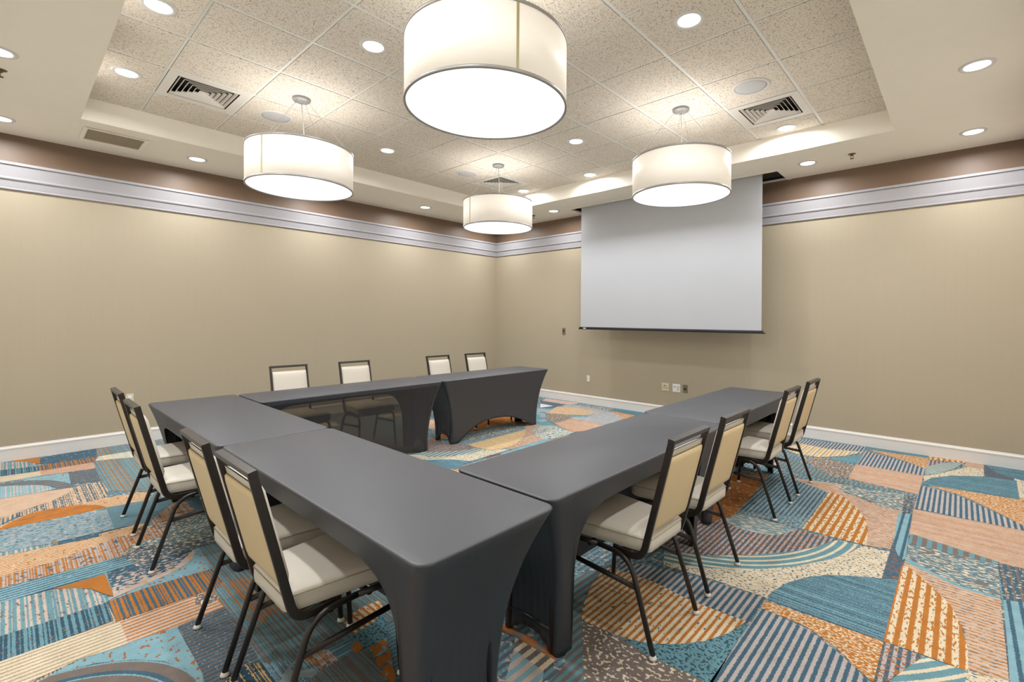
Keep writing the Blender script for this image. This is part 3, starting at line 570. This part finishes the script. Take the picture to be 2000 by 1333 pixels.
def square_vent(x, y, label):
    t = empty('ceiling_vent', (x,y,ZC-.002), 0, label, 'air vent', 'square louvred ceiling vents')
    h = .2925; i0 = .225
    b = MB()
    for (x0,y0,x1,y1) in ((-h,-h,h,-i0),(-h,i0,h,h),(-h,-i0,-i0,i0),(i0,-i0,h,i0)): b.box(x0,y0,-.002,x1,y1,.002,VENTP)
    b.build('frame', t)
    b = MB(); b.box(-i0-.01,-i0-.01,.10,i0+.01,i0+.01,.11,DARKV)
    for (x0,y0,x1,y1) in ((-i0-.01,-i0-.01,i0+.01,-i0),(-i0-.01,i0,i0+.01,i0+.01),(-i0-.01,-i0,-i0,i0),(i0,-i0,i0+.01,i0)): b.box(x0,y0,.002,x1,y1,.10,DARKV)
    b.build('duct_box', t)
    for k in range(6):
        a = i0-.012-k*.035; c_ = a-.017; b = MB()
        v = [(-a,-a,.0),(a,-a,.0),(a,a,.0),(-a,a,.0),(-c_,-c_,.020),(c_,-c_,.020),(c_,c_,.020),(-c_,c_,.020)]
        b.add(v, [(0,1,5,4),(1,2,6,5),(2,3,7,6),(3,0,4,7)], VENTP)
        if k == 5: b.add([(-c_,-c_,.020),(c_,-c_,.020),(c_,c_,.020),(-c_,c_,.020)], [(0,1,2,3)], VENTP)
        b.build('louvre', t, solid=.0016)
square_vent(1.927,-5.394,'square louvred vent in the tiles at the upper left')
square_vent(5.585,-1.737,'square louvred vent in the tiles at the upper right')
square_vent(1.927,-1.737,'square louvred vent behind the farthest pendant')
def speaker(x, y, label):
    t = empty('ceiling_speaker', (x,y,ZC-.0035), 0, label, 'speaker', 'round ceiling speakers')
    b = MB(); b.lathe([(.125,-.005),(.128,-.008),(.148,-.006),(.150,0)], (0,0,0), WHITE, 48, caps=False); b.build('bezel', t)
    b = MB(); b.lathe([(0,-.007),(.10,-.0065),(.126,-.004),(.126,-.001)], (0,0,0), GRILL, 48, caps=False); b.build('grille', t)
speaker(1.90,-4.787,'round ceiling speaker beside the left pendant canopy'); speaker(5.600,-2.360,'round ceiling speaker left of the upper right vent'); speaker(1.905,-2.360,'round ceiling speaker left of the farthest pendant canopy')
t = empty('return_vent', (.622,-5.838,ZS), 0, 'rectangular return air vent on the left ceiling border', 'air vent')
b = MB(); W_, H_ = .29, .306
for (x0,y0,x1,y1) in ((-W_,-H_,W_,-H_+.06),(-W_,H_-.06,W_,H_),(-W_,-H_+.06,-W_+.06,H_-.06),(W_-.06,-H_+.06,W_,H_-.06)): b.box(x0,y0,-.004,x1,y1,0,SOFFIT)
b.build('outer_frame', t)
b = MB(); W_, H_ = .225, .245
for (x0,y0,x1,y1) in ((-W_,-H_,W_,-H_+.035),(-W_,H_-.035,W_,H_),(-W_,-H_+.035,-W_+.035,H_-.035),(W_-.035,-H_+.035,W_,H_-.035)): b.box(x0,y0,-.014,x1,y1,-.003,SOFFIT)
b.build('inner_frame', t, bevel=.003)
b = MB(); b.box(-.19,-.21,-.004,.19,.21,-.001,FILT)
for k in range(24): b.box(-.19,-.21+k*.0175,-.007,.19,-.21+k*.0175+.006,-.004,FILT)
b.build('grille', t)
def sprinkler(x, y, label, first=[]):
    if first: return dup(first[0], (x,y,ZS), 0, label, 'fire sprinklers')
    t = empty('ceiling_sprinkler', (x,y,ZS), 0, label, 'sprinkler', 'fire sprinklers'); first.append(t)
    b = MB(); b.lathe([(.014,-.012),(.030,-.004),(.036,-.001),(.036,0)], (0,0,0), BRASS, 24, caps=False); b.build('escutcheon', t)
    b = MB(); b.lathe([(.013,-.001),(.013,-.018),(.008,-.022),(.0,-.022)], (0,0,0), BRASS, 16, caps=False)
    for s_ in (-1,1): b.tube([(s_*.011,0,-.018),(s_*.015,0,-.03),(s_*.004,0,-.047)], rnd(.0025,6), BRASS, up=(0,1,0))
    b.build('yoke', t)
    b = MB(); b.lathe([(0,-.046),(.018,-.048),(.019,-.051),(0,-.050)], (0,0,0), BRASS, 16, caps=False); b.build('deflector', t)
sprinkler(6.062,-.567,'sprinkler head on the ceiling border right of the screen'); sprinkler(1.47,-.52,'tiny sprinkler head on the far border beside the farthest pendant'); sprinkler(1.765,-6.59,'sprinkler head cut by the left photo edge')

# ------------------------------------------------------------------ wall plates
def plate(name, loc, w, h, m, label, cat, wall_='s', bits=()):
    t = empty(name, loc, 0 if wall_ == 's' else PI/2, label, cat)
    b = MB(); b.box(-w/2,-.006,-h/2,w/2,0,h/2,m); b.build('cover_plate', t, bevel=.002)
    for nm, x, z, ww, hh, mm in bits:
        b = MB(); b.box(x-ww/2,-.009,z-hh/2,x+ww/2,-.005,z+hh/2,mm); b.build(nm, t)
plate('wall_switch', (1.738,0,1.212), .070, .115, STP, 'small steel plate with black key switch left of the screen', 'switch', bits=(('key_switch',0,.008,.022,.045,BLK),))
plate('power_outlet', (2.272,0,.427), .070, .115, IVORY, 'ivory power outlet low on the wall right of the far table', 'outlet', bits=(('socket',0,.024,.034,.036,PLW),('socket',0,-.024,.034,.036,PLW)))
plate('jack_socket_plate', (3.668,0,.432), .116, .115, IVORY, 'ivory double wall plate with two rows of black jacks', 'wall plate',
      bits=[('jack',-.012,.014,.014,.014,BLK),('jack',.016,.008,.009,.009,BLK)]+[('jack',-.036+.024*k,-.018,.009,.009,BLK) for k in range(4)])
plate('data_plate', (3.842,0,.430), .116, .116, PLW, 'bright white double wall plate, middle of the three under the screen', 'wall plate',
      bits=(('data_port',-.024,.016,.020,.022,GRAYP),('data_port',-.024,-.020,.020,.018,PLW),('rocker_switch',.026,0,.034,.068,IVORY)))
plate('microphone_plate', (3.977,0,.432), .072, .116, STP, 'brown-grey metal wall plate with one black socket', 'wall plate', bits=(('socket',0,-.004,.030,.030,BLK),))
plate('power_outlet', (0,-5.625,.50), .070, .115, IVORY, 'ivory outlet on the left wall half hidden behind a chair back', 'outlet', 'l', bits=(('socket',0,.024,.034,.036,PLW),('socket',0,-.024,.034,.036,PLW)))

# ------------------------------------------------------------------ tables in fitted covers
def table(cx, cy, L, W, rz, label, chair_h, front_h, end_h=(.07,.07), side_m=None, ix=(.17,.17), iy=.12, zt=.75, foot=.045):
    """local x along the table; chair side is -y; front is +y"""
    t = empty('banquet_table', (cx,cy,0), rz, label, 'table', 'black spandex-covered tables set in a U')
    side_m = side_m or CLOTH; rc = .045
    hx, hy = L/2, W/2
    def side(ax, ay, bx, by, n):
        return [(ax+(bx-ax)*i/n, ay+(by-ay)*i/n) for i in range(n)]
    def corner(cx_, cy_, a0, n=6): return [(cx_+rc*math.cos(a0+PI/2*i/n), cy_+rc*math.sin(a0+PI/2*i/n)) for i in range(n)]
    per = []
    per += [('f', p) for p in side(hx-rc, hy, -hx+rc, hy, 60)]; per += [('c1', p) for p in corner(-hx+rc, hy-rc, PI/2)]
    per += [('l', p) for p in side(-hx, hy-rc, -hx, -hy+rc, 26)]; per += [('c2', p) for p in corner(-hx+rc, -hy+rc, PI)]
    per += [('b', p) for p in side(-hx+rc, -hy, hx-rc, -hy, 72)]; per += [('c3', p) for p in corner(hx-rc, -hy+rc, PI*1.5)]
    per += [('r', p) for p in side(hx, -hy+rc, hx, hy-rc, 26)]; per += [('c4', p) for p in corner(hx-rc, hy-rc, 0)]
    N = len(per); M = 22; verts = []; r = .009
    def hem(tag, p):
        if tag[0] == 'c': return 0.0
        if tag in 'fb': u = (p[0]+hx-rc)/(2*(hx-rc))
        else: u = (p[1]+hy-rc)/(2*(hy-rc))
        u = (u-foot)/(1-2*foot)
        if u <= 0 or u >= 1: return 0.0
        k = abs(1-2*u)
        if tag == 'f': return front_h*(1-k**2.2)
        if tag == 'b': return chair_h*max(0, 1-k**8)**.31
        return (end_h[0] if tag == 'l' else end_h[1])*(1-k**2)
    for k in range(M+4):
        for tag, p in per:
            dx, dy = p[0]-max(-hx+rc, min(hx-rc, p[0])), p[1]-max(-hy+rc, min(hy-rc, p[1]))
            d = math.hypot(dx, dy); nx, ny = (dx/d, dy/d) if d > 1e-6 else (0,0)
            if k < 4:
                a = k/3*PI/2; off = -r*(1-math.sin(a)); z = zt-r*(1-math.cos(a))
                verts.append((p[0]+nx*off, p[1]+ny*off, z)); continue
            v = (k-3)/M; zh = hem(tag, p); z = (zt-r)*(1-v)+zh*v
            s = (zt-r-z)/(zt-r); ins = 1-(1-s)**2.3
            tx, ty = p[0]*(hx-ix[0 if p[0] < 0 else 1])/hx, p[1]*(hy-iy)/hy
            x = p[0]+(tx-p[0])*ins; y = p[1]+(ty-p[1])*ins
            if tag in 'lr' or tag[0] == 'c':          # gathered folds above the foot pockets at the ends
                w = math.sin(y*150)*.0035*max(0, s-.35)*1.5; x += w*(1 if p[0] > 0 else -1)
                bow = .035*math.sin(PI*min(1,s))*(1-(abs(p[1])/hy)**2); x -= bow*(1 if p[0] > 0 else -1)
            if tag == 'f': y -= .02*math.sin(PI*min(1,s))*(1-(abs(p[0])/hx)**4)
            verts.append((x, y, z))
    b = MB(); fs = []; fsS = []
    for k in range(M+3):
        for i in range(N):
            q = (k*N+i, k*N+(i+1)%N, (k+1)*N+(i+1)%N, (k+1)*N+i)
            (fsS if (per[i][0] == 'f' and k >= 4) else fs).append(q)
    b.add(verts, fs+[tuple(range(N))], CLOTH, True); b.add(verts, fsS, side_m, True)
    o = b.build('fitted_cover', t, solid=.0015)
    b = MB(); b.box(-hx+.022,-hy+.022,zt-.034,hx-.022,hy-.022,zt-.006,TOPM); b.build('tabletop', t, bevel=.01)
    for sx in (-1,1):
        x = sx*(hx-ix[0 if sx < 0 else 1]-.012); b = MB()
        y0 = hy-iy-.045
        b.tube([(x,-y0,.006),(x,-y0,.66)], rnd(.013), LEGM); b.tube([(x,y0,.006),(x,y0,.66)], rnd(.013), LEGM)
        b.tube([(x,-y0,.10),(x,y0,.10)], rnd(.011), LEGM, up=(0,0,1)); b.tube([(x,-y0,.66),(x,y0,.66)], rnd(.013), LEGM, up=(0,0,1)); b.build('leg', t)
    return t
table(4.940,-5.502, 1.800,.590, 0, 'nearest black-covered table in front, its rounded corner closest to the camera', .64, .10, (.07,.05), ix=(.10,.17))
table(3.117,-5.513, 1.830,.600, 0, 'black-covered table at the left end of the near row', .62, .10, (.07,.07), ix=(.15,.10))
table(2.505,-4.300, 1.795,.570, -PI/2, 'black-covered table along the left wall with a see-through front', .60, .06, (.10,.07), SHEER, ix=(.10,.15))
table(2.505,-2.520, 1.755,.570, -PI/2, 'farthest black-covered table by the left wall, solid arched front', .60, .20, (.03,.10), ix=(.10,.21))
table(5.512,-4.305, 1.765,.580, PI/2, 'nearer black-covered table of the right row', .64, .10, (.06,.07), HALF, ix=(.19,.15))
table(5.470,-2.520, 1.785,.570, PI/2, 'farther black-covered table of the right row, before the screen wall', .62, .10, ix=(.12,.10), foot=.025)

# ------------------------------------------------------------------ stacking chairs
def rounded(hw_f, hw_r, yf, yr, rf, rr, n=6):
    out = []
    for (x, y, r, a0) in ((hw_f, yf, rf, 0), (-hw_f, yf, rf, PI/2), (-hw_r, yr, rr, PI), (hw_r, yr, rr, 1.5*PI)):
        sx = 1 if x > 0 else -1; sy = 1 if y == yf else -1
        for k in range(n+1):
            a = a0+PI/2*k/n; out.append((x-sx*r+r*math.cos(a), y-sy*r+r*math.sin(a)))
    return out
def make_chair(label):
    t = empty('stacking_chair', (0,0,0), 0, label, 'chair', 'cream banquet chairs')
    # seat cushion
    ol = rounded(.213,.166,.245,-.195,.060,.030); n = len(ol); b = MB(); v = []
    lv = [(.402,.955),(.408,.99),(.43,1.0),(.460,1.0),(.468,.992),(.474,.965),(.480,.90),(.487,.72),(.491,.40),(.492,.12)]
    cx_, cy_ = 0, .025
    for z, s in lv: v += [(cx_+(x-cx_)*s, cy_+(y-cy_)*s, z) for x, y in ol]
    fs = [(j*n+i, j*n+(i+1)%n, (j+1)*n+(i+1)%n, (j+1)*n+i) for j in range(len(lv)-1) for i in range(n)]
    b.add(v, fs+[tuple(range(n))[::-1], tuple((len(lv)-1)*n+i for i in range(n))], VINYL, True); seat = b.build('seat', t)
    b = MB(); ps = [(x*1.003, cy_+(y-cy_)*1.003, .4635) for x, y in ol]; sec = rnd(.0022,6); m_ = len(ps); vv = []
    for i, p in enumerate(ps):
        q = Vector(ps[(i+1)%m_])-Vector(ps[i-1]); q.normalize(); w = q.cross(Vector((0,0,1)))
        vv += [Vector(p)+w*a_+Vector((0,0,1))*c_ for a_, c_ in sec]
    b.add(vv, [(i*6+k, i*6+(k+1)%6, ((i+1)%m_)*6+(k+1)%6, ((i+1)%m_)*6+k) for i in range(m_) for k in range(6)], PIPE, True); b.build('piping', seat)
    b = MB(); b.box(-.15,-.17,.388,.15,.22,.403,DARKM); b.build('seat_board', t, bevel=.004)
    # back frame: one bent bar, up one side, over the top and down the other, hooking under the seat
    def side(s):
        X0 = .176; X1 = .176
        top = (s*X1,-.302,.918); low = (s*X0,-.186,.455)
        c1 = arc(low, (s*X0,-.166,.380), (s*X0,-.02,.386), .055)
        return top, [low]+c1+[(s*X0,-.02,.386)]
    b = MB()
    for s in (-1,1):
        top, rest = side(s)
        b.tube([top]+rest, rsec(.015,.030), FRAME, False, up=(1,0,0))
    d = Vector((0,-.116,.463)).normalized()
    b.tube([(-.1845,-.302,.918),(.1845,-.302,.918)], rsec(.020,.030), FRAME, False, up=tuple(d)); b.build('back_frame', t, bevel=.0015)
    # backrest: rear panel and rolled front cushion
    def onpost(z): k = (z-.455)/(.918-.455); return -.186-.116*k
    br = MB(); v = []; Z = [(.505,.35),(.512,.75),(.53,1),(.60,1),(.70,1),(.80,1),(.838,1),(.856,.85),(.866,.5),(.870,.15)]
    prof = [(-1,0),(-.99,.35),(-.94,.75),(-.8,1),(-.4,1.12),(0,1.16),(.4,1.12),(.8,1),(.94,.75),(.99,.35),(1,0)]
    for z, s in Z: v += [(px*.166, onpost(z)+.002+.032*py*s, z) for px, py in prof]
    k = len(prof); br.add(v, [(j*k+i, j*k+i+1, (j+1)*k+i+1, (j+1)*k+i) for j in range(len(Z)-1) for i in range(k-1)], VINYL, True)
    br.add([(x*.166, onpost(z)+.002, z) for z, _ in (Z[0], Z[-1]) for x in (-1,1)], [(0,1,3,2)], VINYL)
    back = br.build('backrest', t)
    b = MB(); v = []; Z = [(.500,.2),(.506,.8),(.53,1),(.68,1),(.815,1),(.836,.8),(.842,.2)]
    for z, s in Z: v += [(px*.166, onpost(z)+.001-.013*min(1,py*1.3)*s, z) for px, py in prof]
    b.add(v, [(j*k+i, j*k+i+1, (j+1)*k+i+1, (j+1)*k+i) for j in range(len(Z)-1) for i in range(k-1)], VINYL_BOUNCE, True); b.build('back_panel', back, solid=.001)
    # legs, rails, stretchers
    for s in (-1,1):
        ff, ft = (s*.213,.232,.014), (s*.200,.205,.378); rf_, rt = (s*.213,-.240,.014), (s*.200,-.118,.384)
        md = (s*.197,.05,.386)
        b = MB(); b.tube([ff]+arc(ff, ft, md, .04)+[md], rsec(.0215,.0215,.008), FRAME, True); lf = b.build('leg', t)
        b = MB(); b.tube([rf_]+arc(rf_, rt, md, .085, 8)+[md], rsec(.0215,.0215,.008), FRAME, True); lr = b.build('leg', t)
        for lg, p in ((lf,ff),(lr,rf_)):
            g = MB(); g.lathe([(.008,.017),(.0125,.013),(.017,.006),(.018,.0),(0,.0)], (p[0],p[1],0.001), GLIDE, 14, caps=False); g.build('foot_glide', lg)
        b = MB(); b.tube([(s*.2035,.215,.286),(s*.2045,-.150,.262)], rsec(.016,.022,.006), FRAME, True); b.build('side_stretcher', t)
    b = MB(); b.tube([(-.20,.10,.374),(.20,.10,.374)], rsec(.018,.018,.004), FRAME, True, up=(0,0,1)); b.tube([(-.20,-.05,.374),(.20,-.05,.374)], rsec(.018,.018,.004), FRAME, True, up=(0,0,1)); b.build('cross_rail', t)
    return t
CH = [
 (5.050,-5.715, 0.00,'nearest chair at bottom left, its cream back closest to the camera'),
 (4.550,-5.722, 0.00,'second chair of the near row, directly left of the nearest chair'),
 (3.380,-5.765, 0.00,'chair at the left table, in front of the leftmost chair'),
 (2.726,-5.752, 0.00,'leftmost chair, its back rising at the far left end of the near table row'),
 (5.736,-4.515, PI/2,'nearest chair of the right row, foremost on the right side'),
 (5.726,-3.905, PI/2,'second chair of the right row from the camera'),
 (5.710,-2.674, PI/2,'third chair of the right row from the camera, before the far gap'),
 (5.712,-2.020, PI/2,'farthest chair of the right row, closest to the screen wall'),
 (2.060,-4.600,-PI/2,'leftmost of the four chair backs showing above the wall-side tables'),
 (2.060,-3.885,-PI/2,'second from left of the chair backs above the wall-side tables'),
 (2.060,-2.715,-PI/2,'third from left of the chair backs above the wall-side tables'),
 (2.060,-2.070,-PI/2,'rightmost of the four chair backs above the wall-side tables'),
]
ch0 = None
for x, y, a, lb in CH:
    if ch0 is None: ch0 = make_chair(lb); ch0.location = (x,y,.004); ch0.rotation_euler = (0,0,a)
    else: dup(ch0, (x,y,.004), a+random.uniform(-.012,.012), lb)

# ------------------------------------------------------------------ camera and render look
f, yaw, roll, cyp, cxp = 926.108, .7318, .0068, 622.67, 1044.47
Fd = Vector((-math.sin(yaw), math.cos(yaw), 0)); R0 = Vector((math.cos(yaw), math.sin(yaw), 0)); U0 = Vector((0,0,1))
Rv = R0*math.cos(roll)+U0*math.sin(roll); Uv = U0*math.cos(roll)-R0*math.sin(roll)
cam = bpy.data.cameras.new('camera'); co = bpy.data.objects.new('camera', cam); C.objects.link(co)
co.matrix_world = Matrix(((Rv.x,Uv.x,-Fd.x,CAMP.x),(Rv.y,Uv.y,-Fd.y,CAMP.y),(Rv.z,Uv.z,-Fd.z,CAMP.z),(0,0,0,1)))
cam.sensor_width = 36; cam.lens = f/2000*36; cam.shift_x = (1000-cxp)/2000; cam.shift_y = (cyp-666.5)/2000*1
cam.clip_start = .02
bpy.context.scene.camera = co
w = bpy.data.worlds.new('world'); bpy.context.scene.world = w; w.use_nodes = True
w.node_tree.nodes['Background'].inputs[0].default_value = (.8,.8,.8,1); w.node_tree.nodes['Background'].inputs[1].default_value = .05
s = bpy.context.scene
s.view_settings.view_transform = 'Standard'; s.view_settings.look = 'None'; s.view_settings.gamma = 1; s.view_settings.exposure = 0.0
s.cycles.max_bounces = 8; s.cycles.diffuse_bounces = 6; s.cycles.sample_clamp_indirect = 8; s.cycles.use_denoising = True
